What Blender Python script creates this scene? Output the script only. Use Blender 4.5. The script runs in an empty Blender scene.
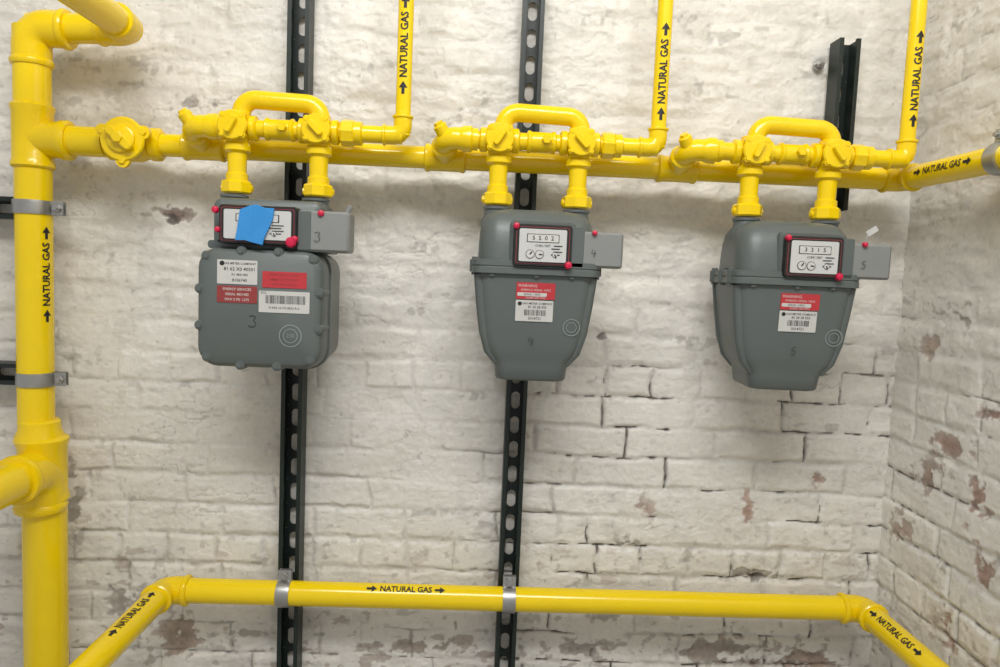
import bpy, bmesh, math, random
import numpy as np
from mathutils import Vector, Matrix
random.seed(4)
scene = bpy.context.scene
V = Vector

# ------------------------------------------------------------------ materials
def principled(name, col, rough=0.5, metal=0.0, var=0.06, scale=30.0, bump=0.0, bscale=200.0, coat=0.0, spec=0.5):
    m = bpy.data.materials.new(name); m.use_nodes = True
    nt = m.node_tree; b = nt.nodes["Principled BSDF"]
    b.inputs["Roughness"].default_value = rough
    b.inputs["Metallic"].default_value = metal
    b.inputs["Specular IOR Level"].default_value = spec
    b.inputs["Coat Weight"].default_value = coat
    b.inputs["Coat Roughness"].default_value = 0.15
    tc = nt.nodes.new("ShaderNodeTexCoord")
    n = nt.nodes.new("ShaderNodeTexNoise"); n.inputs["Scale"].default_value = scale
    n.inputs["Detail"].default_value = 4
    nt.links.new(tc.outputs["Object"], n.inputs["Vector"])
    mx = nt.nodes.new("ShaderNodeMix"); mx.data_type = 'RGBA'
    mx.inputs["A"].default_value = (*[c*(1-var) for c in col], 1)
    mx.inputs["B"].default_value = (*[min(1, c*(1+var)) for c in col], 1)
    nt.links.new(n.outputs["Fac"], mx.inputs["Factor"])
    nt.links.new(mx.outputs["Result"], b.inputs["Base Color"])
    if bump > 0:
        n2 = nt.nodes.new("ShaderNodeTexNoise"); n2.inputs["Scale"].default_value = bscale
        nt.links.new(tc.outputs["Object"], n2.inputs["Vector"])
        bp = nt.nodes.new("ShaderNodeBump"); bp.inputs["Strength"].default_value = bump
        bp.inputs["Distance"].default_value = 0.002
        nt.links.new(n2.outputs["Fac"], bp.inputs["Height"])
        nt.links.new(bp.outputs["Normal"], b.inputs["Normal"])
    return m

M_YEL = principled("yellow_gas_paint", (0.90, 0.645, 0.002), 0.19, var=0.05, scale=18, bump=0.08, bscale=90, spec=.55)
M_YEL2 = principled("yellow_fitting_paint", (0.88, 0.62, 0.002), 0.21, var=0.07, scale=25, bump=0.26, bscale=160, spec=.55)
M_GREY = principled("meter_grey_paint", (0.105, 0.123, 0.121), 0.40, var=0.06, scale=12, bump=0.08, bscale=300)
M_LGREY = principled("module_grey_plastic", (0.225, 0.235, 0.232), 0.5, var=0.04, bump=0.05)
M_STRUT = principled("strut_dark_green", (0.007, 0.015, 0.012), 0.45, var=0.15)
M_STEEL = principled("galvanised_steel", (0.42, 0.42, 0.41), 0.38, metal=0.85, var=0.15, scale=60)
M_BLACK = principled("black_plastic", (0.015, 0.015, 0.016), 0.4)
M_INK = principled("black_ink", (0.012, 0.012, 0.012), 0.6)
M_MARK = principled("marker_ink", (0.025, 0.03, 0.035), 0.6)
M_WHITE = principled("label_white", (0.55, 0.55, 0.53), 0.5, var=0.08, scale=70)
M_RED = principled("label_red", (0.48, 0.035, 0.045), 0.45, var=.12, scale=70)
M_DRED = principled("label_dark_red", (0.27, 0.04, 0.04), 0.5, var=.12, scale=70)
M_SEAL = principled("seal_red", (0.58, 0.01, 0.06), 0.35)
M_BLUE = principled("painters_tape_blue", (0.03, 0.25, 0.62), 0.6, bump=0.2)
M_FADE = principled("worn_print", (0.26, 0.30, 0.30), 0.5)
M_GLASS = principled("index_face", (0.55, 0.56, 0.55), 0.25, var=0.03, coat=0.5)
M_FLOOR = principled("concrete_floor", (0.42, 0.41, 0.39), 0.8, var=0.15, scale=5)
M_CEIL = principled("ceiling_white", (0.6, 0.58, 0.55), 0.9, var=0.05, scale=4)

# ------------------------------------------------------------------ mesh helpers
def P(x, h, z): return V((x, -h, z))

def empty(name, loc=(0, 0, 0), rz=0.0):
    e = bpy.data.objects.new(name, None); e.empty_display_size = 0.05
    e.location = loc; e.rotation_euler = (0, 0, rz)
    scene.collection.objects.link(e); return e

def make(name, verts, faces, mat, parent=None, smooth=True, angle=35):
    me = bpy.data.meshes.new(name)
    me.from_pydata([tuple(v) for v in verts], [], faces); me.update()
    bm = bmesh.new(); bm.from_mesh(me); bmesh.ops.recalc_face_normals(bm, faces=bm.faces); bm.to_mesh(me); bm.free()
    if smooth:
        me.polygons.foreach_set("use_smooth", [True]*len(me.polygons))
        try: me.set_sharp_from_angle(angle=math.radians(angle))
        except Exception: pass
    me.materials.append(mat)
    o = bpy.data.objects.new(name, me); scene.collection.objects.link(o)
    if parent: o.parent = parent
    return o

def loft(name, loops, mat, parent=None, caps=True, smooth=True, angle=35):
    n = len(loops[0]); vs = []; fs = []
    for l in loops: vs += l
    for i in range(len(loops)-1):
        for j in range(n):
            k = (j+1) % n
            fs.append((i*n+j, i*n+k, (i+1)*n+k, (i+1)*n+j))
    if caps:
        fs.append(tuple(range(n))); fs.append(tuple((len(loops)-1)*n+j for j in range(n)))
    return make(name, vs, fs, mat, parent, smooth, angle)

def perp(d):
    a = V((0, 0, 1)) if abs(d.z) < 0.9 else V((1, 0, 0))
    u = d.cross(a).normalized(); return u, d.cross(u).normalized()

def lathe(name, p, d, prof, mat, parent=None, n=28, rot=0.0, angle=35):
    d = V(d).normalized(); u, w = perp(d); loops = []
    for s, r in prof:
        r = max(r, 1e-5)
        loops.append([p+d*s+(u*math.cos(rot+2*math.pi*i/n)+w*math.sin(rot+2*math.pi*i/n))*r for i in range(n)])
    return loft(name, loops, mat, parent, angle=angle)

def hexnut(name, p, d, length, r, mat, parent=None, n=6, rot=0.0):
    return lathe(name, p, d, [(0, r*.88), (length*.12, r), (length*.88, r), (length, r*.88)], mat, parent, n=n, rot=rot, angle=20)

def path_fillet(pts, rad, seg=8):
    out = [pts[0]]
    for i in range(1, len(pts)-1):
        a, b, c = pts[i-1], pts[i], pts[i+1]
        d1 = (b-a).normalized(); d2 = (c-b).normalized()
        ang = d1.angle(d2)
        if ang < 0.02: out.append(b); continue
        t = min(rad*math.tan(ang/2), (b-a).length*.49, (c-b).length*.49)
        R = t/math.tan(ang/2)
        n = (d2-d1*d1.dot(d2)).normalized()
        cen = b-d1*t+n*R
        for k in range(seg+1):
            th = ang*k/seg
            out.append(cen+(-n*math.cos(th)+d1*math.sin(th))*R)
    out.append(pts[-1]); return out

def sweep(name, path, radii, mat, parent=None, n=24, angle=35):
    if not isinstance(radii, (list, tuple)): radii = [radii]*len(path)
    T = []
    for i in range(len(path)):
        a = path[max(i-1, 0)]; b = path[min(i+1, len(path)-1)]
        T.append((b-a).normalized())
    u, _ = perp(T[0]); loops = []
    for i, p in enumerate(path):
        u = (u-T[i]*u.dot(T[i])).normalized(); w = T[i].cross(u)
        loops.append([p+(u*math.cos(2*math.pi*k/n)+w*math.sin(2*math.pi*k/n))*radii[i] for k in range(n)])
    return loft(name, loops, mat, parent, angle=angle)

def pipe(name, a, b, r, mat=None, parent=None, n=28):
    d = (b-a); L = d.length
    return lathe(name, a, d, [(0, r), (L, r)], mat or M_YEL, parent, n=n)

def elbow(name, a, b, c, r, parent, rad=None, leg=None, mat=None, body=1.12, band=1.27):
    """cast elbow with banded ends: corner b, legs toward a and c"""
    mat = mat or M_YEL2
    leg = leg or r*1.9; rad = rad or r*1.6
    d1 = (a-b).normalized(); d2 = (c-b).normalized()
    pts = path_fillet([b+d1*leg, b, b+d2*leg], rad, 10)
    sweep(name+"_body", pts, r*body, mat, parent)
    for i, d in enumerate((d1, d2)):
        bw = r*.38
        lathe(name+"_band_%d" % i, b+d*(leg-bw), d, [(0, r*body), (bw*.2, r*(band-.04)), (bw*.5, r*band), (bw*.9, r*(band-.03)), (bw*1.15, r*1.14), (bw*1.2, r*.98)], mat, parent)

def sleeve(name, p, d, L, r, parent, mat=None, body=1.13, band=1.27):
    """coupling/tee run with banded ends centred at p"""
    mat = mat or M_YEL2; d = V(d).normalized(); bw = r*.38
    lathe(name, p-d*L/2, d, [(-.001, r*.98), (0, r*(band-.1)), (bw*.3, r*band), (bw*.9, r*(band-.02)), (bw*1.3, r*body),
                           (L-bw*1.3, r*body), (L-bw*.9, r*(band-.02)), (L-bw*.3, r*band), (L, r*(band-.1)), (L+.001, r*.98)], mat, parent)

def rr(w, h, r, n=6):
    r = max(min(r, w, h), 1e-4); out = []
    for cx, cy, a0 in ((w-r, h-r, 0), (-(w-r), h-r, 90), (-(w-r), -(h-r), 180), (w-r, -(h-r), 270)):
        for k in range(n+1):
            a = math.radians(a0+90*k/n); out.append((cx+r*math.cos(a), cy+r*math.sin(a)))
    return out

def slab(name, cx, cz, w, h, r, layers, mat, parent=None, angle=35, M=None):
    """rounded box seen from -y. layers = [(y, inset)]; w,h half sizes"""
    loops = []
    for y, ins in layers:
        l = [V((cx+a, y, cz+b)) for a, b in rr(w-ins, h-ins, max(r-ins, .0008))]
        if M is not None: l = [M @ v for v in l]
        loops.append(l)
    return loft(name, loops, mat, parent, angle=angle)

def plate(name, cx, cz, w, h, y, mat, parent, r=.0015, th=.0008, M=None):
    return slab(name, cx, cz, w/2, h/2, r, [(y, 0), (y-th, 0)], mat, parent, M=M)

def text_verts(s, size, bold=0.0):
    cu = bpy.data.curves.new("t", 'FONT'); cu.body = s; cu.size = size
    cu.align_x = 'CENTER'; cu.align_y = 'CENTER'; cu.offset = bold*size; cu.resolution_u = 2
    ob = bpy.data.objects.new("t", cu); scene.collection.objects.link(ob)
    dg = bpy.context.evaluated_depsgraph_get()
    me = bpy.data.meshes.new_from_object(ob.evaluated_get(dg))
    vs = [v.co.copy() for v in me.vertices]; fs = [tuple(p.vertices) for p in me.polygons]
    bpy.data.objects.remove(ob); bpy.data.meshes.remove(me); bpy.data.curves.remove(cu)
    return vs, fs

def text_flat(name, s, size, cx, cz, y, mat, parent, bold=0.0, M=None, ang=0.0, sx=1.0):
    vs, fs = text_verts(s, size, bold); ca, sa = math.cos(ang), math.sin(ang)
    out = []
    for v in vs:
        x = v.x*sx
        q = V((cx+x*ca-v.y*sa, y, cz+x*sa+v.y*ca)); out.append(M @ q if M is not None else q)
    return make(name, out, fs, mat, parent, smooth=False)

def stroke_digit(name, ch, h, cx, cz, y, parent, M=None, w=.0012):
    """hand-written marker numeral as a thin ribbon"""
    S = {"3": [[(-.28, .42), (.1, .5), (.3, .32), (.02, .06), (.3, -.14), (.2, -.42), (-.12, -.5), (-.34, -.36)]],
         "4": [[(-.12, .5), (-.3, .0), (.3, .02)], [(.18, .34), (.04, -.5)]],
         "5": [[(.32, .48), (-.12, .44), (-.2, .06), (.16, .1), (.28, -.2), (.04, -.48), (-.3, -.42)]]}[ch]
    vs = []; fs = []
    for st in S:
        pts = [V((a*h, b*h, 0)) for a, b in st]
        if len(st) > 3: pts = path_fillet(pts, h*.22, 4)
        n0 = len(vs)
        for i, p in enumerate(pts):
            t = (pts[min(i+1, len(pts)-1)]-pts[max(i-1, 0)]).normalized(); nn = V((-t.y, t.x, 0))*w/2
            for q in (p+nn, p-nn):
                c3 = V((cx+q.x, y, cz+q.y)); vs.append(M @ c3 if M is not None else c3)
        for i in range(len(pts)-1): fs.append((n0+2*i, n0+2*i+1, n0+2*i+3, n0+2*i+2))
    make(name, vs, fs, M_MARK, parent, smooth=False)

def gas_label(name, C, axis, outward, R, size, parent, flip=1):
    axis = V(axis).normalized(); outward = V(outward)
    outward = (outward-axis*outward.dot(axis)).normalized(); yd = outward.cross(axis)
    vs, fs = text_verts("NATURAL GAS", size, 0.022)
    for v in vs: v.x *= 0.92
    half = max(v.x for v in vs)
    for sg in (-1, 1):
        x0 = sg*(half+size*.95); b = len(vs); f = flip*size
        for (ax, ay) in ((-.6, -.14), (.0, -.14), (.0, -.40), (.6, 0), (.0, .40), (.0, .14), (-.6, .14)):
            vs.append(V((x0+ax*f, ay*size, 0)))
        fs.append((b, b+1, b+5, b+6)); fs.append((b+2, b+3, b+4))
    bm = bmesh.new(); bv = [bm.verts.new(v) for v in vs]
    for f in fs:
        try: bm.faces.new([bv[i] for i in f])
        except Exception: pass
    for k in range(-4, 5):
        geom = bm.verts[:]+bm.edges[:]+bm.faces[:]
        bmesh.ops.bisect_plane(bm, geom=geom, plane_co=(0, k*size*.1, 0), plane_no=(0, 1, 0))
    bm.verts.index_update()
    def wrap(x, y, rad): return C+axis*x+(outward*math.cos(y/R)+yd*math.sin(y/R))*rad
    out = [wrap(v.co.x, v.co.y, R+.0009) for v in bm.verts]
    f2 = [tuple(v.index for v in f.verts) for f in bm.faces]; bm.free()
    make(name, out, f2, M_INK, parent, smooth=False)

# ------------------------------------------------------------------ brick walls
def hsh(ix, iy, seed):
    n = (ix.astype(np.int64)*374761393+iy.astype(np.int64)*668265263+seed*1442695041) & 0xffffffff
    n = ((n ^ (n >> 13))*1274126177) & 0xffffffff
    return ((n ^ (n >> 16)) & 0xffffff)/float(0xffffff)
def noise(x, y, seed=0):
    ix = np.floor(x); iy = np.floor(y); fx = x-ix; fy = y-iy
    fx = fx*fx*(3-2*fx); fy = fy*fy*(3-2*fy)
    a = hsh(ix, iy, seed); b = hsh(ix+1, iy, seed); c = hsh(ix, iy+1, seed); d = hsh(ix+1, iy+1, seed)
    return (a+(b-a)*fx)*(1-fy)+(c+(d-c)*fx)*fy
def fbm(x, y, seed=0, o=4):
    s = 0; a = .5; t = 0
    for i in range(o):
        s = s+a*noise(x*2**i+i*17.3, y*2**i-i*9.1, seed+i); t += a; a *= .55
    return s/t
def sst(a, b, x):
    t = np.clip((x-a)/(b-a), 0, 1); return t*t*(3-2*t)

def brick_field(S, Z, seed, spalls, crack_region):
    c = .0628; Lb = .188
    zz = Z+.010*(fbm(S*3, Z*3, seed+1)-.5)+.010*(fbm(S*18, Z*24, seed+2, 3)-.5)
    ss = S+.020*(fbm(S*14, Z*14, seed+3, 3)-.5)
    row = np.floor(zz/c); fz = zz/c-row
    header = (np.mod(row, 6) == 2)
    L = np.where(header, Lb*.52, Lb)
    off = .5*np.mod(row, 2)+.35*hsh(row, row*0, seed+5)
    sb = ss/L+off; col = np.floor(sb); fs = sb-col
    dz = np.minimum(fz, 1-fz)*c; ds = np.minimum(fs, 1-fs)*L
    d = np.minimum(dz, ds*1.15)
    up = sst(1.18, 1.62, Z+.35*(fbm(S*2.2, Z*2.2, seed+7)-.5))
    br = hsh(row, col, seed+9); br2 = hsh(row, col, seed+10)
    jw = .0055+.008*noise(S*18, Z*18, seed+11)
    prof = sst(0, 1, d/(jw*(1.2+1.2*up)))
    op = sst(.30, .65, fbm(S*7, Z*9, seed+12))
    jd = (.0010+.0032*op)*(1-.42*up)
    h = -jd*(1-prof)+(br-.5)*.0028*prof
    h = h+(fs-.5)*(br2-.5)*.0035*prof
    h = h+(fbm(S*14, Z*22, seed+20, 3)-.5)*.0060*(.55+.5*up)
    # ragged brush/drip ridges, mostly horizontal
    wz = Z+.020*(fbm(S*9, Z*9, seed+60, 3)-.5)
    rid = 1-np.abs(2*fbm(S*13, wz*34, seed+21, 2)-1)
    h = h+(rid-.8)*.0034*(.35+.6*up)
    # flaked paint edges: terrace steps
    fk = fbm(S*18, Z*26, seed+62, 4)
    h = h+sst(.53, .56, fk)*.0008-(1-sst(.34, .38, fk))*.0009
    h = h+(fbm(S*70, Z*90, seed+22, 3)-.5)*.0014
    cr = crack_region(S, Z)
    m1 = sst(.50, .60, fbm(S*6, Z*14, seed+30, 3)+.10*(cr-.5))
    m2 = sst(.40, .54, noise(S*55, Z*55, seed+31))
    wob = .0026*(noise(S*90, Z*90, seed+32)-.5)
    crack = (1-sst(.0005, .0026, d+wob))*m1*m2*cr
    m3 = (hsh(row, np.where(fs > .5, col+1, col), seed+33) > .75)
    crack = np.maximum(crack, (1-sst(.0008, .0034, ds+wob))*m3*sst(.35, .6, noise(S*45, Z*45, seed+34))*cr*sst(1.6, 1.1, Z))
    fz1 = np.abs(fbm(S*10, wz*26, seed+63, 3)-.5)
    fis = (1-sst(.002, .008, fz1))*sst(.58, .68, fbm(S*7, Z*7, seed+64, 3))*.5
    pit = sst(.82, .88, fbm(S*60, Z*60, seed+35, 2))*.4
    h = h-crack*.006-pit*.002-fis*.0025
    base = np.stack([np.full_like(S, .760), np.full_like(S, .738), np.full_like(S, .690)], -1)
    g = 1-.22*(fbm(S*2.3, Z*2.3, seed+40)-.45)-.10*(fbm(S*34, Z*44, seed+41)-.5)-.11*(1-prof)*op*(1-.6*up)+.05*(br-.5)-.05*sst(.90, .62, Z)
    col3 = base*g[..., None]
    def mixc(c0, m, cc):
        return c0*(1-m[..., None])+np.array(cc)*m[..., None]
    lowd = .28+.85*sst(1.15, .66, Z)+.15*sst(-.5, -.75, S)*(seed == 3)
    col3 = mixc(col3, sst(.58, .78, fbm(S*6+3, Z*6, seed+42))*.22, [.54, .48, .42])
    col3 = mixc(col3, sst(.57, .72, fbm(S*13, Z*22, seed+43))*.30*lowd, [.38, .365, .345])
    col3 = mixc(col3, (1-sst(0, .007, d+wob*2))*sst(.48, .66, fbm(S*11, Z*16, seed+45))*.5*(.1+.9*cr)*(.25+.6*lowd), [.27, .245, .22])
    fl = sst(.69, .75, fbm(S*48, Z*60, seed+46, 3))*.5*lowd
    col3 = mixc(col3, fl, [.28, .25, .22])
    sc = sst(.69, .76, fbm(S*9+5, Z*24, seed+48, 4))*sst(.45, .6, fbm(S*80, Z*60, seed+49, 2))*.4
    col3 = mixc(col3, sc, [.24, .22, .20])
    ch = sst(.69, .73, fbm(S*20+9, Z*30, seed+47, 4))*.7*np.clip(lowd-.30, 0, 1)
    col3 = mixc(col3, ch, [.28, .20, .16]); h = h-ch*.0015
    col3 = mixc(col3, np.clip(crack*1.05+pit*.5+fis*.6, 0, 1), [.12, .105, .092])
    nz = fbm(S*42, Z*52, seed+50, 4); nz2 = fbm(S*120, Z*120, seed+51, 2)
    for (cs, cz, rs, rz, cc, dep, dens) in spalls:
        q = ((S-cs)/rs)**2+((Z-cz)/rz)**2
        m = sst(.0, .22, dens*np.exp(-q)+(nz-.5)*2.0-.47)*np.exp(-q*.4)*.85
        cv = np.array(cc)*(0.55+.9*nz2)[..., None]
        col3 = col3*(1-m[..., None])+cv*m[..., None]
        h = h-dep*m
    return h, np.clip(col3, 0, 1)

def wall_material():
    m = bpy.data.materials.new("painted_brick"); m.use_nodes = True
    nt = m.node_tree; b = nt.nodes["Principled BSDF"]
    b.inputs["Roughness"].default_value = .48; b.inputs["Specular IOR Level"].default_value = .45
    at = nt.nodes.new("ShaderNodeAttribute"); at.attribute_name = "paint"
    tc = nt.nodes.new("ShaderNodeTexCoord")
    n = nt.nodes.new("ShaderNodeTexNoise"); n.inputs["Scale"].default_value = 120; n.inputs["Detail"].default_value = 6
    n2 = nt.nodes.new("ShaderNodeTexNoise"); n2.inputs["Scale"].default_value = 220; n2.inputs["Detail"].default_value = 4
    nt.links.new(tc.outputs["Object"], n.inputs["Vector"]); nt.links.new(tc.outputs["Object"], n2.inputs["Vector"])
    mr = nt.nodes.new("ShaderNodeMapRange"); mr.inputs["From Min"].default_value = .3; mr.inputs["From Max"].default_value = .7
    mr.inputs["To Min"].default_value = .94; mr.inputs["To Max"].default_value = 1.04
    nt.links.new(n.outputs["Fac"], mr.inputs["Value"])
    mx = nt.nodes.new("ShaderNodeMix"); mx.data_type = 'RGBA'; mx.blend_type = 'MULTIPLY'; mx.inputs["Factor"].default_value = 1
    nt.links.new(at.outputs["Color"], mx.inputs["A"]); nt.links.new(mr.outputs["Result"], mx.inputs["B"])
    nt.links.new(mx.outputs["Result"], b.inputs["Base Color"])
    bp = nt.nodes.new("ShaderNodeBump"); bp.inputs["Strength"].default_value = .3; bp.inputs["Distance"].default_value = .0015
    nt.links.new(n2.outputs["Fac"], bp.inputs["Height"]); nt.links.new(bp.outputs["Normal"], b.inputs["Normal"])
    return m
M_WALL = wall_material()

def axis_pts(lo, hi, dlo, dhi, step, coarse):
    a = list(np.arange(lo, dlo, coarse))+list(np.arange(dlo, dhi, step))+list(np.arange(dhi, hi, coarse))+[hi]
    return np.array(a)

def build_wall(name, s_ax, z_ax, seed, spalls, creg, tf):
    S, Z = np.meshgrid(s_ax, z_ax)
    h, col = brick_field(S, Z, seed, spalls, creg)
    co = tf(S, Z, h).reshape(-1, 3)
    nz, ns = S.shape
    idx = np.arange(nz*ns).reshape(nz, ns)
    q = np.stack([idx[:-1, :-1], idx[:-1, 1:], idx[1:, 1:], idx[1:, :-1]], -1).reshape(-1, 4)
    me = bpy.data.meshes.new(name)
    me.vertices.add(len(co)); me.vertices.foreach_set("co", co.astype(np.float32).ravel())
    me.loops.add(q.size); me.loops.foreach_set("vertex_index", q.astype(np.int32).ravel())
    me.polygons.add(len(q)); me.polygons.foreach_set("loop_start", np.arange(0, q.size, 4, dtype=np.int32))
    try: me.polygons.foreach_set("loop_total", np.full(len(q), 4, dtype=np.int32))
    except Exception: pass
    me.polygons.foreach_set("use_smooth", np.ones(len(q), dtype=bool))
    me.update(calc_edges=True); me.validate()
    at = me.color_attributes.new("paint", 'FLOAT_COLOR', 'POINT')
    rgba = np.concatenate([col.reshape(-1, 3), np.ones((len(co), 1))], 1)
    at.data.foreach_set("color", rgba.astype(np.float32).ravel())
    me.materials.append(M_WALL)
    o = bpy.data.objects.new(name, me); scene.collection.objects.link(o); return o

XR = .866
brown = (.17, .10, .075); gry = (.26, .235, .21); redb = (.28, .16, .125); drk = (.07, .055, .05)
sp_back = [(-.600, 1.59, .035, .016, brown, .003, 1.2), (-.61, 1.575, .02, .02, drk, .003, .9), (.594, .892, .05, .014, gry, .004, 1.0), (.60, .885, .018, .010, drk, .006, 1.1),
           (.337, .947, .03, .016, gry, .003, .9), (-.586, .72, .05, .06, (.27, .19, .14), .002, .95), (.54, .72, .12, .03, (.22, .17, .14), .003, .9),
           (.249, 1.38, .014, .010, drk, .003, .95), (.72, 1.10, .03, .02, (.34, .22, .17), .002, .8), (-.56, 1.80, .05, .02, gry, .002, .7),
           (-.1, .715, .14, .02, (.28, .23, .19), .002, .8), (.72, .70, .12, .04, (.25, .18, .14), .003, .85),
           (.36, 1.02, .03, .02, (.36, .26, .22), .002, .75), (.58, 1.03, .015, .04, (.36, .22, .17), .002, .8), (.25, .72, .1, .02, gry, .002, .8),
           (-.80, 1.0, .02, .1, gry, .002, .75), (-.70, .80, .04, .06, gry, .002, .75), (.30, .80, .05, .02, gry, .002, .75)]
sp_right = [(.20, 1.22, .06, .022, redb, .003, .95), (.14, 1.15, .05, .03, (.25, .16, .12), .003, .88), (.28, 1.15, .04, .05, redb, .003, .92),
            (.08, 1.02, .04, .04, (.32, .23, .18), .002, .78), (.22, .90, .06, .04, redb, .003, .8), (.31, 1.03, .03, .04, redb, .003, .85), (.30, 1.30, .04, .02, redb, .003, .85),
            (.25, .70, .08, .05, (.28, .19, .14), .003, .85), (.20, 1.46, .05, .02, gry, .002, .75), (.12, 1.40, .03, .03, (.34, .25, .2), .002, .75)]
def creg_back(S, Z):
    a = .22+.78*sst(-.15, .25, S+.2*(fbm(S*3, Z*3, 88)-.5))
    b = .12+.88*sst(1.52, 1.20, Z+.15*(fbm(S*4, Z*4, 89)-.5))
    return np.clip(a*b*.95+.30*sst(.88, .72, Z), 0, 1)
def creg_right(S, Z): return .20+.55*sst(1.6, 1.2, Z)
build_wall("wall_back", axis_pts(-1.9, XR+.01, -1.02, XR+.01, .0021, .03), axis_pts(0, 3.0, .60, 2.16, .0021, .03), 3, sp_back, creg_back,
           lambda S, Z, h: np.stack([S, .0045-h, Z], -1))
build_wall("wall_right", axis_pts(0, 2.6, 0, .48, .0024, .03), axis_pts(0, 3.0, .55, 2.2, .0024, .03), 71, sp_right, creg_right,
           lambda S, Z, h: np.stack([XR-h-.0, .012-S, Z], -1))

def box(name, lo, hi, mat, parent=None):
    x0, y0, z0 = lo; x1, y1, z1 = hi
    vs = [V((x, y, z)) for x in (x0, x1) for y in (y0, y1) for z in (z0, z1)]
    return make(name, vs, [(0, 1, 3, 2), (4, 5, 7, 6), (0, 1, 5, 4), (2, 3, 7, 6), (0, 2, 6, 4), (1, 3, 7, 5)], mat, parent, smooth=False)
box("floor", (-1.9, -2.6, -.05), (XR+.05, .03, 0), M_FLOOR)
box("ceiling", (-1.9, -2.6, 3.0), (XR+.05, .03, 3.05), M_CEIL)

# ------------------------------------------------------------------ strut channels
def strut(name, origin, along, width_dir, length, out=V((0, -1, 0))):
    """slotted C channel: back on wall, open face toward 'out'. origin = centre of back at start"""
    e = empty(name, origin)
    a = V(along).normalized(); w = V(width_dir).normalized(); o = V(out).normalized()
    W = .0205; D = .041; t = .0025; lip = .0080
    sec = [(-W, 0), (-W, D), (-W+lip, D), (-W+lip, D-.007), (-W+lip-t, D-.007), (-W+lip-t, D-t), (-W+t, D-t), (-W+t, 0)]
    for k, sg in enumerate((1, -1)):
        l0 = [w*(sg*x)+o*y for x, y in sec]; l1 = [v+a*length for v in l0]
        loft("channel_side_%d" % k, [l0, l1], M_STRUT, e, smooth=False)
    pitch = .0508; n = int(length/pitch)+1; vs = []; fs = []
    hw, hl = .0088, .0175; K = 32
    for i in range(n):
        z0 = i*pitch; z1 = min(length, z0+pitch); zc = (z0+z1)/2
        if z1-z0 < .045:
            b = len(vs)
            vs += [w*(-W)+a*z0, w*W+a*z0, w*W+a*z1, w*(-W)+a*z1]; fs.append((b, b+1, b+2, b+3)); continue
        inner = []; outer = []
        for k in range(K):
            th = 2*math.pi*(k+.5)/K; cx, cy = math.cos(th), math.sin(th)
            inner.append((cx*hw, cy*hw+(hl-hw)*(1 if cy > 0 else -1)))
            sc = min(W/abs(cx) if abs(cx) > 1e-6 else 9, (z1-z0)/2/abs(cy) if abs(cy) > 1e-6 else 9)
            outer.append((cx*sc, cy*sc))
        b = len(vs)
        vs += [w*x+a*(zc+y)+o*t for x, y in inner]+[w*x+a*(zc+y)+o*t for x, y in outer]
        for k in range(K):
            j = (k+1) % K; fs.append((b+k, b+j, b+K+j, b+K+k))
        b2 = len(vs); vs += [w*x+a*(zc+y) for x, y in inner]
        for k in range(K):
            j = (k+1) % K; fs.append((b+k, b+j, b2+j, b2+k))
    make("slotted_back", vs, fs, M_STRUT, e, smooth=False)
    return e
strut("strut_channel", V((-.355, -.004, 0)), (0, 0, 1), (1, 0, 0), 3.0)
strut("strut_channel", V((.085, -.004, 0)), (0, 0, 1), (1, 0, 0), 3.0)
strut("strut_channel", V((.695, -.004, 1.65)), (0, 0, 1), (1, 0, 0), .326)
for z in (1.584, 1.266):
    strut("strut_channel", V((-1.25, -.004, z)), (1, 0, 0), (0, 0, 1), .40)
strut("strut_channel", V((XR-.004, -.345, 1.60)), (0, 0, 1), (0, 1, 0), .16, out=V((-1, 0, 0)))
hk = empty("wall_bolt", V((.655, 0, 1.935)))
lathe("washer", V((0, -.002, 0)), (0, -1, 0), [(0, .011), (.003, .011)], M_STEEL, hk)
hexnut("nut", V((0, -.005, 0)), (0, -1, 0), .008, .008, M_STEEL, hk)
lathe("stud", V((0, -.012, 0)), (0, -1, 0), [(0, .004), (.02, .004)], M_STEEL, hk)

# ------------------------------------------------------------------ strap clamps (parts of the pipe they hold)
def clamp(name, c, axis, r, parent, lug):
    axis = V(axis).normalized(); wv = .0125
    prof = [(-wv, r+.0006), (-wv, r+.0025), (-wv*.5, r+.0032), (0, r+.0028), (wv*.5, r+.0032), (wv, r+.0025), (wv, r+.0006)]
    lathe(name+"_strap", c, axis, prof, M_STEEL, parent)
    lug = V(lug).normalized(); n = axis.cross(lug).normalized()
    for k, s in enumerate((-1, 1)):
        c0 = c+lug*(r+.009)+n*s*.004
        l = [c0+axis*(x*wv)+lug*(y*.0125)+n*s*z for z in (0, .003) for x, y in ((-1, -1), (1, -1), (1, 1), (-1, 1))]
        loft(name+"_ear_%d" % k, [l[:4], l[4:]], M_STEEL, parent, smooth=False)
    lathe(name+"_bolt", c+lug*(r+.012)-n*.018, n, [(0, .0035), (.036, .0035)], M_STEEL, parent, n=12)
    hexnut(name+"_bolt_head", c+lug*(r+.012)+n*.007, n, .006, .0075, M_STEEL, parent)
    hexnut(name+"_bolt_nut", c+lug*(r+.012)-n*.013, n, .006, .0075, M_STEEL, parent)
ZB = .858

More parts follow.
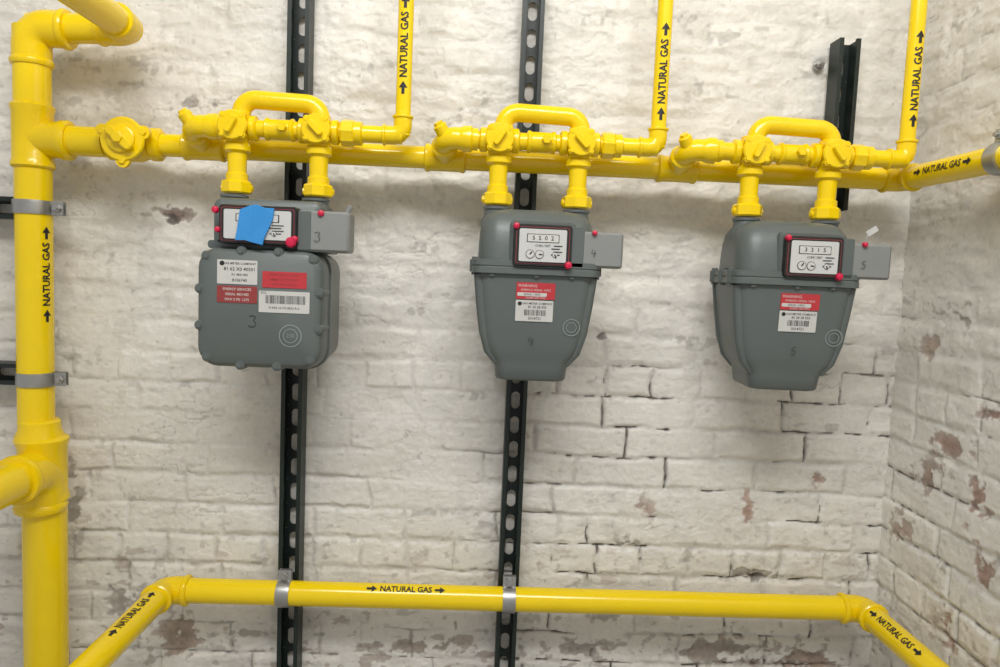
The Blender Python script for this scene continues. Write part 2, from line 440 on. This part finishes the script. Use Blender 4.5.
# ------------------------------------------------------------------ bottom pipe loop
e = empty("gas_loop_pipe")
A = P(-.585, .072, ZB); B = P(.798, .072, ZB); r = .0238
pipe("run", A, B, r, None, e)
pipe("left_arm", A, P(-.585, 1.15, ZB), r, None, e)
pipe("right_arm", B, P(.798, 1.15, ZB), r, None, e)
elbow("elbow_left", B, A, P(-.585, 1, ZB), r, e)
elbow("elbow_right", A, B, P(.798, 1, ZB), r, e)
gas_label("label_run", P(-.117, .072, ZB), (1, 0, 0), (0, -.75, 1.1), r, .0165, e)
gas_label("label_left", P(-.585, .215, ZB), (0, 1, 0), (.2, 0, 1), r, .0175, e, flip=1)
gas_label("label_right", P(.798, .205, ZB), (0, -1, 0), (-.75, 0, 1), r, .0175, e)
clamp("clamp_left", P(-.355, .072, ZB), (1, 0, 0), .024, e, (0, .15, 1))
clamp("clamp_right", P(.085, .072, ZB), (1, 0, 0), .024, e, (0, .15, 1))

# ------------------------------------------------------------------ riser
e = empty("gas_riser_pipe")
r1 = .031; r2 = .038; xu = -.823; xl = -.809; ZT = 1.905; zt = 1.094
pipe("upper", P(xu, .08, zt), P(xu, .08, ZT), r1, None, e)
pipe("lower", P(xl, .08, 0), P(xl, .08, zt), r2, None, e)
sleeve("tee_run", P(xl-.002, .082, zt), (0, 0, 1), .125, r2, e, body=1.10, band=1.18)
lathe("reducer", P(xu+.007, .082, zt+.055), (0, 0, 1), [(0, r2*1.13), (.010, r2*1.08), (.022, r1*1.16), (.036, r1*1.14), (.040, r1*1.02)], M_YEL2, e)
elbow("branch_elbow", P(xl, .08, 0), P(xl-.002, .09, zt), P(xl-.002, 1, zt), r2*1.0, e, rad=.05, leg=.075, body=1.12, band=1.2)
pipe("branch", P(xl-.002, .09, zt), P(xl-.002, .9, zt), r2*.92, None, e)
elbow("top_elbow", P(xu, .08, 1), P(xu, .08, ZT), P(0, .08, ZT), r1*.95, e, rad=.045, leg=.066, body=1.1, band=1.22)
pipe("top_run", P(xu, .08, ZT), P(-.665, .08, ZT+.006), r1*.84, None, e)
elbow("top_front_elbow", P(xu, .08, ZT+.006), P(-.650, .08, ZT+.006), P(-.650, 1, ZT+.006), r1*.86, e, body=1.1, band=1.2)
pipe("top_front_run", P(-.650, .08, ZT+.006), P(-.650, 1.1, ZT+.006), r1*.84, None, e)
sleeve("header_tee", P(xu, .08, 1.712), (0, 0, 1), .115, r1, e, body=1.10, band=1.18)
gas_label("label_riser", P(xu, .08, 1.462), (0, 0, 1), (1, -.40, 0), r1, .019, e)
clamp("clamp_upper", P(-.823, .08, 1.584), (0, 0, 1), .0315, e, (1, .1, 0))
clamp("clamp_lower", P(-.821, .08, 1.266), (0, 0, 1), .0315, e, (1, .1, 0))

# ------------------------------------------------------------------ header
e = empty("gas_header_pipe")
ZH = 1.708; rh = .0205
lathe("tee_branch", P(xu, .08, ZH), (1, 0, 0), [(0, .033), (.050, .033), (.055, .036), (.066, .036), (.070, .032)], M_YEL2, e)
pipe("header_start", P(xu, .08, ZH), P(-.69, .08, ZH), .027, None, e)
pipe("header_run", P(-.69, .08, ZH), P(.798, .08, ZH), rh, None, e)
elbow("end_elbow", P(0, .08, ZH), P(.798, .08, ZH), P(.798, 1, ZH), rh, e)
pipe("end_run", P(.798, .08, ZH), P(.798, 1.15, ZH), rh*1.05, None, e)
gas_label("label_end", P(.798, .228, ZH), (0, -1, 0), (-1, 0, .1), rh*1.05, .0165, e)
clamp("clamp_end", P(.798, .345, 1.708), (0, 1, 0), .023, e, (0, 0, 1))
# lock valve
vx = -.638
lathe("lock_valve_body", P(vx-.05, .08, ZH), (1, 0, 0), [(0, .027), (.005, .032), (.018, .032), (.022, .027), (.04, .033), (.06, .033), (.078, .026), (.082, .030), (.095, .030), (.1, .024)], M_YEL2, e)
lathe("lock_valve_neck", P(vx, .08, ZH), (0, -1, 0), [(0, .030), (.04, .030), (.042, .037), (.050, .039), (.053, .037)], M_YEL2, e)
for k, a in enumerate((20, 160, 270)):
    a = math.radians(a); d = V((math.cos(a), 0, math.sin(a)))
    lathe("lock_valve_ear_%d" % k, P(vx, .121, ZH)+d*.038, (0, -1, 0), [(0, .012), (.009, .012)], M_YEL2, e, n=16)
    hexnut("ear_bolt_%d" % k, P(vx, .130, ZH)+d*.038, (0, -1, 0), .004, .006, M_YEL2, e)
lathe("lock_valve_dial", P(vx, .132, ZH), (0, -1, 0), [(0, .024), (.006, .024), (.008, .021)], M_YEL2, e)
a = math.radians(-50)
Mv = Matrix.Translation(P(vx, 0, ZH)) @ Matrix.Rotation(a, 4, 'Y')
slab("lock_valve_wing", 0, 0, .008, .028, .007, [(-.138, 0), (-.147, 0), (-.149, .002)], M_YEL2, e, M=Mv)
hexnut("lock_valve_stem", P(vx, .147, ZH), (0, -1, 0), .006, .010, M_YEL2, e)

# ------------------------------------------------------------------ manifold per meter
ZM = 1.733; HM = .15
def manifold(c, L, Rr):
    e = empty("meter_manifold")
    X = lambda dx, h=HM, z=ZM: P(c+dx, h, z)
    rp = .0160
    sleeve("header_tee_run", P(c-L, .08, ZH), (1, 0, 0), .075, .0215, e, body=1.12, band=1.22)
    d0 = P(c-L, .08, ZH); b0 = X(-L)
    pts = path_fillet([d0, b0, X(-L+.06)], .022, 10)
    sweep("inlet_elbow", pts, .0195, M_YEL2, e)
    lathe("inlet_band", X(-L+.036), (1, 0, 0), [(-.01, .019), (0, .0225), (.012, .023), (.016, .018)], M_YEL2, e)
    lathe("inlet_neck_band", d0+(b0-d0).normalized()*.034, (b0-d0), [(0, .019), (.003, .0235), (.014, .0235), (.018, .019)], M_YEL2, e)
    lathe("plug_boss", X(-L, HM, ZM+.006), (-.5, -.35, .8), [(0, .012), (.017, .012), (.019, .010)], M_YEL2, e, n=20)
    hexnut("plug", X(-L, HM, ZM+.006)+V((-.5, -.35, .8)).normalized()*.017, (-.5, -.35, .8), .007, .008, M_YEL2, e)
    pipe("inlet_nipple", X(-L+.05), X(-.07), rp, M_YEL2, e)
    pipe("crossbar", X(-.07), X(.075), .0150, M_YEL2, e)
    sleeve("crossbar_collar", X(.004), (1, 0, 0), .05, .0155, e)
    hexnut("crossbar_plug", X(.012, HM+.016, ZM+.002), (0, -1, 0), .010, .0085, M_YEL2, e)
    for k, dx in enumerate((-.070, .072)):
        lathe("valve_body_%d" % k, X(dx-.036), (1, 0, 0), [(0, .016), (.003, .0215), (.012, .0215), (.016, .0185), (.026, .024), (.036, .026), (.046, .024), (.056, .0185), (.060, .0215), (.069, .0215), (.072, .016)], M_YEL2, e)
        lathe("valve_cap_%d" % k, X(dx), (0, -1, 0), [(0, .022), (.024, .0225), (.026, .0250), (.030, .0255), (.0325, .0235), (.0330, .016)], M_YEL2, e)
        for q in range(4):
            aa = math.radians(45+90*q)
            lathe("cap_ear_%d%d" % (k, q), X(dx, HM+.018)+V((math.cos(aa)*.0225, 0, math.sin(aa)*.0225)), (0, -1, 0), [(0, .0065), (.012, .0065)], M_YEL2, e, n=12)
            hexnut("cap_screw_%d%d" % (k, q), X(dx, HM+.030)+V((math.cos(aa)*.0225, 0, math.sin(aa)*.0225)), (0, -1, 0), .0035, .0045, M_YEL2, e)
        ang = math.radians((35, -35)[k]+random.uniform(-12, 12))
        Mv = Matrix.Translation(X(dx, 0)) @ Matrix.Rotation(ang, 4, 'Y')
        slab("valve_wing_%d" % k, 0, 0, .0055, .016, .005, [(-HM-.032, 0), (-HM-.040, 0), (-HM-.042, .0015)], M_YEL2, e, M=Mv)
        lathe("drop_leg_%d" % k, X(dx), (0, 0, -1), [(0, .0195), (.026, .0195), (.030, .0225), (.040, .0225), (.044, .0165), (.078, .0160), (.08, .0190), (.094, .0190)], M_YEL2, e)
        hexnut("union_nut_%d" % k, X(dx, HM, ZM-.092), (0, 0, -1), .022, .0265, M_YEL2, e, n=8, rot=.2)
        for q, sx in enumerate((-1, 1)):
            lathe("nut_lug_%d%d" % (k, q), X(dx+sx*.022, HM, ZM-.104), (sx, -.2, 0), [(0, .006), (.005, .006), (.006, .004)], M_YEL2, e, n=10)
        lathe("bypass_boss_%d" % k, X(dx), (0, 0, 1), [(0, .0195), (.026, .0195), (.028, .0160)], M_YEL2, e)
    up = path_fillet([X(-.066), X(-.062, HM, ZM+.050), X(.072, HM, ZM+.046), X(.076)], .030, 10)
    sweep("bypass_loop", up, .0160, M_YEL2, e)
    hexnut("outlet_union", X(.110), (1, 0, 0), .024, .0235, M_YEL2, e, n=8)
    lathe("outlet_union_collar", X(.134), (1, 0, 0), [(0, .0205), (.012, .0205), (.014, .0165)], M_YEL2, e)
    pipe("outlet_nipple", X(.10), X(Rr), .0150, None, e)
    elbow("outlet_elbow", X(0), X(Rr), X(Rr, HM, 3), .0140, e, rad=.020, leg=.034, body=1.16, band=1.34)
    pipe("outlet_riser", X(Rr), X(Rr, HM, 3.0), .0135, None, e)
    return e
m1 = manifold(-.360, .152, .217)
m2 = manifold(.098, .168, .211)
m3 = manifold(.549, .185, .211)
gas_label("label_outlet", P(-.143, HM, 1.885), (0, 0, 1), (0, -1, 0), .0135, .0180, m1)
gas_label("label_outlet", P(.309, HM, 1.862), (0, 0, 1), (0, -1, 0), .0135, .0180, m2)
gas_label("label_outlet", P(.760, HM, 1.872), (0, 0, 1), (0, -1, 0), .0135, .0180, m3)

# ------------------------------------------------------------------ gas meters
def seal(name, x, z, y, e, r=.006):
    lathe(name, V((x, y, z)), (0, -1, 0), [(0, r), (.004, r), (.007, r*.75), (.008, r*.3)], M_SEAL, e, n=16)

def index_unit(e, x0, x1, z0, z1, yb, yf, digits):
    cx, cz = (x0+x1)/2, (z0+z1)/2; w, h = (x1-x0)/2, (z1-z0)/2
    slab("index_housing", cx, cz, w, h, .006, [(yb, 0), (yf+.004, 0), (yf, .0015)], M_BLACK, e)
    slab("index_red_gasket", cx, cz, w-.0045, h-.0045, .004, [(yf+.001, 0), (yf-.0006, 0)], M_DRED, e)
    slab("index_bezel", cx, cz, w-.0055, h-.0055, .004, [(yf-.0004, 0), (yf-.0012, 0)], M_BLACK, e)
    slab("index_face", cx, cz, w-.0095, h-.0080, .003, [(yf-.0010, 0), (yf-.0016, 0)], M_GLASS, e)
    y = yf-.002
    slab("counter_frame", cx, cz+h*.34, w*.55, h*.20, .001, [(y+.0003, 0), (y-.0001, 0)], M_BLACK, e)
    plate("counter_window", cx, cz+h*.34, w*1.05, h*.34, y, M_WHITE, e)
    text_flat("counter_digits", "  ".join(digits), h*.28, cx, cz+h*.34, y-.001, M_INK, e, .012)
    text_flat("face_caption", "CUBIC FEET", h*.14, cx, cz-.01*h, y-.0005, M_INK, e)
    for k, dx in enumerate((-.42, -.1, .42)):
        p = V((cx+dx*w, y, cz-h*.42)); q = (1, 1, .6)[k]
        lathe("dial_ring_%d" % k, p, (0, -1, 0), [(0, h*.21*q), (.0006, h*.21*q)], M_INK, e, n=24)
        lathe("dial_face_%d" % k, p, (0, -1, 0), [(0, h*.185*q), (.0010, h*.185*q)], M_WHITE, e, n=24)
        Mr = Matrix.Translation(p) @ Matrix.Rotation(1.1*k+.6, 4, 'Y')
        slab("dial_hand_%d" % k, 0, h*.06, h*.03, h*.09, .0003, [(-.0010, 0), (-.0014, 0)], M_INK, e, M=Mr)
    for k in range(4): plate("face_print_%d" % k, cx+w*.52-(k % 2)*.004, cz-h*(.0+.14*k), w*.3, h*.04, y+.0002, M_INK, e, r=.0002)

def ring(name, x, z, y, r0, r1, mat, e, M=None, n=32):
    vs = []; fs = []
    for k in range(n):
        a = 2*math.pi*k/n
        for r in (r0, r1):
            q = V((x+r*math.cos(a), y, z+r*math.sin(a))); vs.append(M @ q if M is not None else q)
    for k in range(n):
        j = (k+1) % n; fs.append((2*k, 2*k+1, 2*j+1, 2*j))
    make(name, vs, fs, mat, e, smooth=False)

def barcode(name, x, z, w, h, y, e, M=None, seed=1):
    rnd = random.Random(seed); vs = []; fs = []; cx = x-w/2
    while cx < x+w/2:
        bw = rnd.choice((.0005, .0008, .0012))
        b = len(vs)
        for q in ((cx, z-h/2), (cx+bw, z-h/2), (cx+bw, z+h/2), (cx, z+h/2)):
            p = V((q[0], y, q[1])); vs.append(M @ p if M is not None else p)
        fs.append((b, b+1, b+2, b+3)); cx += bw+rnd.choice((.0006, .0009, .0013))
    make(name, vs, fs, M_INK, e, smooth=False)

def ports(e, ztop=1.616, zb=1.58):
    for k, dx in enumerate((-.070, .072)):
        lathe("port_%d" % k, V((dx, 0, zb)), (0, 0, 1), [(0, .028), (.012, .027), (.02, .0225), (ztop-zb-.006, .0215), (ztop-zb-.004, .024), (ztop-zb, .024)], M_GREY, e)

# --- meter with bolted square front cover
e = empty("gas_meter", (-.364, -.15, 0))
slab("body_case", .001, 1.423, .105, .101, .036, [(.082, .014), (.078, .006), (.070, .002), (-.02, .0), (-.022, -.0)], M_GREY, e)
slab("body_flange", 0, 1.423, .109, .105, .038, [(-.018, .001), (-.02, 0), (-.034, 0), (-.036, .0015)], M_GREY, e)
slab("front_cover", 0, 1.423, .1075, .1035, .038, [(-.03, .001), (-.055, .002), (-.074, .004), (-.080, .007), (-.084, .013)], M_GREY, e)
for k, (bx, bz) in enumerate([(-.086, .0835), (-.03, .0935), (.03, .0935), (.086, .0835), (-.0965, .03), (-.0965, -.03), (.0965, .03), (.0965, -.03), (-.084, -.082), (-.03, -.0935), (.03, -.0935), (.084, -.082)]):
    lathe("rim_boss_%d" % k, V((bx*1.02, -.034, 1.423+bz*1.02)), (0, -1, 0), [(0, .0092), (.048, .0086), (.0505, .007)], M_GREY, e, n=20)
    lathe("rim_screw_%d" % k, V((bx*1.02, -.084, 1.423+bz*1.02)), (0, -1, 0), [(0, .0042), (.0025, .0042)], M_GREY, e, n=12)
slab("top_case", .004, 1.565, .092, .043, .016, [(.066, .012), (.058, .003), (.045, 0), (-.045, 0), (-.056, .003), (-.060, .009)], M_GREY, e)
slab("top_flange", .004, 1.528, .098, .007, .006, [(.066, 0), (-.060, 0)], M_GREY, e)
ports(e)
YF = -.088
index_unit(e, -.067, .062, 1.530, 1.594, -.05, YF, "52106")
for k, (sx, sz) in enumerate(((-.072, 1.584), (-.068, 1.552), (.052, 1.536), (.058, 1.541))): seal("seal_%d" % k, sx, sz, YF+.003, e, (.006, .005, .009, .006)[k])
slab("radio_module", .103, 1.556, .043, .034, .006, [(-.02, .004), (-.03, 0), (-.076, 0), (-.080, .004)], M_LGREY, e)
slab("radio_module_step", .072, 1.556, .012, .033, .004, [(-.02, 0), (-.079, 0), (-.081, .002)], M_GREY, e)
lathe("module_knob", V((.136, -.05, 1.588)), (.4, 0, 1), [(0, .005), (.014, .005), (.016, .003)], M_LGREY, e, n=12)
seal("seal_module", .099, 1.586, -.078, e, .0055)
stroke_digit("marker_digit", "3", .016, .094, 1.547, -.0822, e, w=.001)
# blue tape
Mt = Matrix.Translation(V((-.004, 0, 1.562))) @ Matrix.Rotation(math.radians(4), 4, 'Y')
tp = [(-.028, .022), (-.012, .030), (-.002, .033), (.012, .029), (.028, .030), (.027, .012), (.022, -.004), (.016, -.020), (.014, -.032), (-.002, -.030), (-.016, -.027), (-.032, -.029), (-.030, -.008)]
loft("blue_tape", [[Mt @ V((a, YF-.0045, b)) for a, b in tp], [Mt @ V((a*.99, YF-.0058-.002*math.sin(a*90), b*.99)) for a, b in tp]], M_BLUE, e, smooth=False)
# labels
yl = -.0842
plate("label_info", -.036, 1.483, .066, .040, yl, M_WHITE, e)
for k in range(4): text_flat("label_info_text_%d" % k, ("GAS METER COMPANY", "81 62 X0 40501", "X1 4831482", "8106740")[k], (.0052, .008, .0055, .007)[k], -.032, 1.497-.0092*k, yl-.001, M_INK, e, .01)
lathe("label_logo", V((-.061, yl-.0007, 1.497)), (0, -1, 0), [(0, .004), (.0004, .004)], M_INK, e, n=16)
plate("label_maker", -.036, 1.446, .066, .028, yl, M_DRED, e)
for k in range(3): text_flat("label_maker_text_%d" % k, ("ENERGY SERVICES", "SERIAL 4831482", "MAX 5 PSI  L275")[k], .0058, -.036, 1.4545-.0085*k, yl-.001, M_WHITE, e, .01)
plate("label_warning", .042, 1.473, .073, .027, yl, M_RED, e)
for k in range(3): text_flat("label_warning_text_%d" % k, ("WARNING DO NOT", "REMOVE THIS UNIT", "NO OPERAR 250")[k], .0055, .042, 1.481-.008*k, yl-.001, M_DRED, e, .01)
plate("label_barcode", .042, 1.436, .084, .036, yl, M_WHITE, e)
barcode("barcode", .044, 1.440, .066, .014, yl-.001, e, seed=3)
text_flat("barcode_number", "N 004 35192 8042 R 5", .0055, .042, 1.426, yl-.001, M_INK, e)
text_flat("barcode_title", "SCL", .006, .008, 1.451, yl-.001, M_INK, e)
stroke_digit("marker_number", "3", .020, -.010, 1.402, yl-.0008, e)
ring("emblem_outer", .053, 1.380, yl-.0004, .0175, .0190, M_FADE, e); ring("emblem_inner", .053, 1.380, yl-.0004, .011, .0122, M_FADE, e)
text_flat("emblem_text", "250", .009, .053, 1.380, yl-.0004, M_FADE, e)

# --- vase-shaped cast meters
def cast_meter(c, rz, digits, mark, seed, tag, ix=0.0):
    e = empty("gas_meter", (c, -.15, 0), rz)
    lv = [(1.314, .054, .050), (1.3155, .0590, .056), (1.319, .0615, .059), (1.338, .0635, .062), (1.346, .0660, .0635), (1.354, .0720, .065), (1.362, .0785, .067), (1.374, .0840, .069),
          (1.39, .0880, .0712), (1.42, .0930, .0740), (1.46, .0985, .077), (1.490, .102, .079), (1.500, .103, .080)]
    loft("lower_bowl", [[V((a, b, z)) for a, b in rr(w, d, min(w, d)*.34, 8)] for z, w, d in lv], M_GREY, e, angle=50)
    loops = [[V((a, b, z)) for a, b in rr(w, d, .022, 8)] for z, w, d in
             ((1.498, .104, .081), (1.4995, .109, .087), (1.509, .109, .087), (1.511, .1075, .0855), (1.5125, .109, .087), (1.521, .109, .087), (1.5225, .106, .083))]
    loft("flange", loops, M_GREY, e, angle=30)
    k = 0
    for sx in (-1, 1):
        for dy in (-.055, 0, .055):
            lathe("flange_ear_%d" % k, V((sx*.104, dy, 1.500)), (0, 0, 1), [(0, .0095), (.021, .0095)], M_GREY, e, n=20)
            hexnut("flange_bolt_%d" % k, V((sx*.105, dy, 1.521)), (0, 0, 1), .005, .006, M_GREY, e)
            hexnut("flange_nut_%d" % k, V((sx*.105, dy, 1.495)), (0, 0, 1), .005, .006, M_GREY, e); k += 1
    for dx in (-.075, .0, .06):
        hexnut("flange_bolt_%d" % k, V((dx, -.079, 1.494)), (0, 0, 1), .005, .006, M_GREY, e); k += 1
    # cast ribs on the lower shoulders
    for q, sx in enumerate((-1, 1)):
        for j, dy in enumerate((-.045, .045)):
            sweep("corner_rib_%d%d" % (q, j), [V((sx*.096, dy*1.42, 1.497)), V((sx*.091, dy*1.36, 1.45)), V((sx*.085, dy*1.3, 1.40)), V((sx*.076, dy*1.22, 1.366)), V((sx*.060, dy*1.12, 1.345))], [.010, .010, .009, .008, .006], M_GREY, e, n=12)
    lv = [(1.521, .100, .079), (1.545, .0995, .077), (1.57, .098, .072), (1.587, .095, .066), (1.600, .087, .056), (1.608, .074, .044), (1.611, .058, .03)]
    loft("upper_dome", [[V((a, b, z)) for a, b in rr(w, d, min(w, d)*.5, 8)] for z, w, d in lv], M_GREY, e, angle=50)
    ports(e)
    slab("index_mount", .008+ix, 1.552, .056, .040, .012, [(-.03, 0), (-.078, 0), (-.083, .004)], M_GREY, e)
    YF = -.094
    index_unit(e, -.042+ix, .056+ix, 1.513, 1.583, -.07, YF, digits)
    seal("seal_0", -.038+ix, 1.579, YF+.002, e, .0055); seal("seal_1", .051+ix, 1.517, YF+.002, e, .0065)
    slab("radio_module", .100+ix*.8, 1.545, .044, .030, .005, [(-.035, .004), (-.040, 0), (-.080, 0), (-.084, .004)], M_LGREY, e)
    slab("radio_module_step", .066+ix, 1.548, .011, .034, .003, [(-.04, 0), (-.085, 0), (-.087, .001)], M_GREY, e)
    seal("seal_module", .094+ix, 1.573, -.083, e, .0045)
    stroke_digit("marker_digit", mark, .013, .094+ix, 1.539, -.0862, e, w=.001)
    zt, zb2 = 1.49, 1.42
    tilt = math.atan2(.079-.0740, zt-zb2)
    M = Matrix.Translation(V((ix*.6, -.0740, 1.42))) @ Matrix.Rotation(tilt, 4, 'X')
    y = -.0008
    plate("label_warning", .0, .052, .066, .028, y, M_RED, e, M=M)
    plate("label_warning_strip", -.006, .046, .050, .006, y-.0006, M_WHITE, e, M=M)
    for j in range(2): text_flat("label_warning_text_%d" % j, ("WARNING", "AMERICA SERIAL 10055")[j], (.0068, .005)[j], (-.014, 0)[j], (.0605, .0535)[j], y-.001, M_WHITE, e, M=M)
    text_flat("label_warning_text_b", "SERIAL 10055", .005, -.006, .046, y-.0016, M_INK, e, M=M)
    text_flat("label_warning_text_c", "CLASS 250 CFH", .005, 0, .0405, y-.001, M_WHITE, e, M=M)
    plate("label_info", -.001, .018, .064, .036, y, M_WHITE, e, M=M)
    lathe("label_logo", M @ V((-.026, y-.0007, .030)), (0, -1, 0), [(0, .0035), (.0004, .0035)], M_INK, e, n=16)
    text_flat("label_info_text", "GAS METER COMPANY", .0050, .004, .0305, y-.001, M_INK, e, .01, M=M)
    text_flat("label_info_text_b", "81 20 28 055", .0060, .004, .0245, y-.001, M_INK, e, .01, M=M)
    barcode("barcode", .0, .015, .036, .010, y-.001, e, M=M, seed=seed)
    text_flat("label_info_number", "3014721", .0065, .0, .005, y-.001, M_INK, e, .01, M=M)
    ring("emblem_outer", .064, -.008, y-.0004, .0135, .0148, M_FADE, e, M=M); ring("emblem_inner", .064, -.008, y-.0004, .008, .0090, M_FADE, e, M=M)
    stroke_digit("marker_number", mark, .015, -.004, -.034, y-.0030, e, M=M)
    if tag:
        Mt = Matrix.Translation(V((.128, -.06, 1.598))) @ Matrix.Rotation(math.radians(-35), 4, 'Y')
        slab("paper_tag", 0, 0, .010, .005, .001, [(0, 0), (-.001, 0)], M_WHITE, e, M=Mt)
        lathe("tag_wire", V((.115, -.06, 1.572)), (.3, 0, 1), [(0, .0012), (.024, .0012)], M_STEEL, e, n=8)
    return e
cast_meter(.098, 0, "5502", "4", 5, False)
cast_meter(.549, math.radians(-3.0), "3315", "5", 9, True, ix=.012)

# ------------------------------------------------------------------ light
def area(name, loc, target, sx, sy, power, col):
    l = bpy.data.lights.new(name, 'AREA'); l.shape = 'RECTANGLE'; l.size = sx; l.size_y = sy; l.energy = power; l.color = col
    o = bpy.data.objects.new(name, l); scene.collection.objects.link(o); o.location = loc
    o.rotation_euler = (V(target)-V(loc)).to_track_quat('-Z', 'Y').to_euler(); return o
area("ceiling_lamp", (-.02, -1.60, 2.90), (.15, -.1, 1.20), 1.4, .35, 38, (1, .99, .965))
w = bpy.data.worlds.new("world"); scene.world = w; w.use_nodes = True
w.node_tree.nodes["Background"].inputs["Color"].default_value = (1, .99, .97, 1)
w.node_tree.nodes["Background"].inputs["Strength"].default_value = .46

# ------------------------------------------------------------------ camera
cam = bpy.data.cameras.new("camera"); co = bpy.data.objects.new("camera", cam); scene.collection.objects.link(co)
cam.sensor_width = 36; cam.lens = 36*722/1000
th, ps, ro = map(math.radians, (4.8, 1.9, 2.4))
F = V((math.sin(ps)*math.cos(th), math.cos(ps)*math.cos(th), -math.sin(th)))
R0 = V((math.cos(ps), -math.sin(ps), 0)); U0 = R0.cross(F)
Rt = R0*math.cos(ro)+U0*math.sin(ro); U = -R0*math.sin(ro)+U0*math.cos(ro)
mw = Matrix((Rt, U, -F)).transposed().to_4x4(); mw.translation = V((0, -1.45, 1.5))
co.matrix_world = mw
scene.camera = co
scene.view_settings.view_transform = 'Standard'
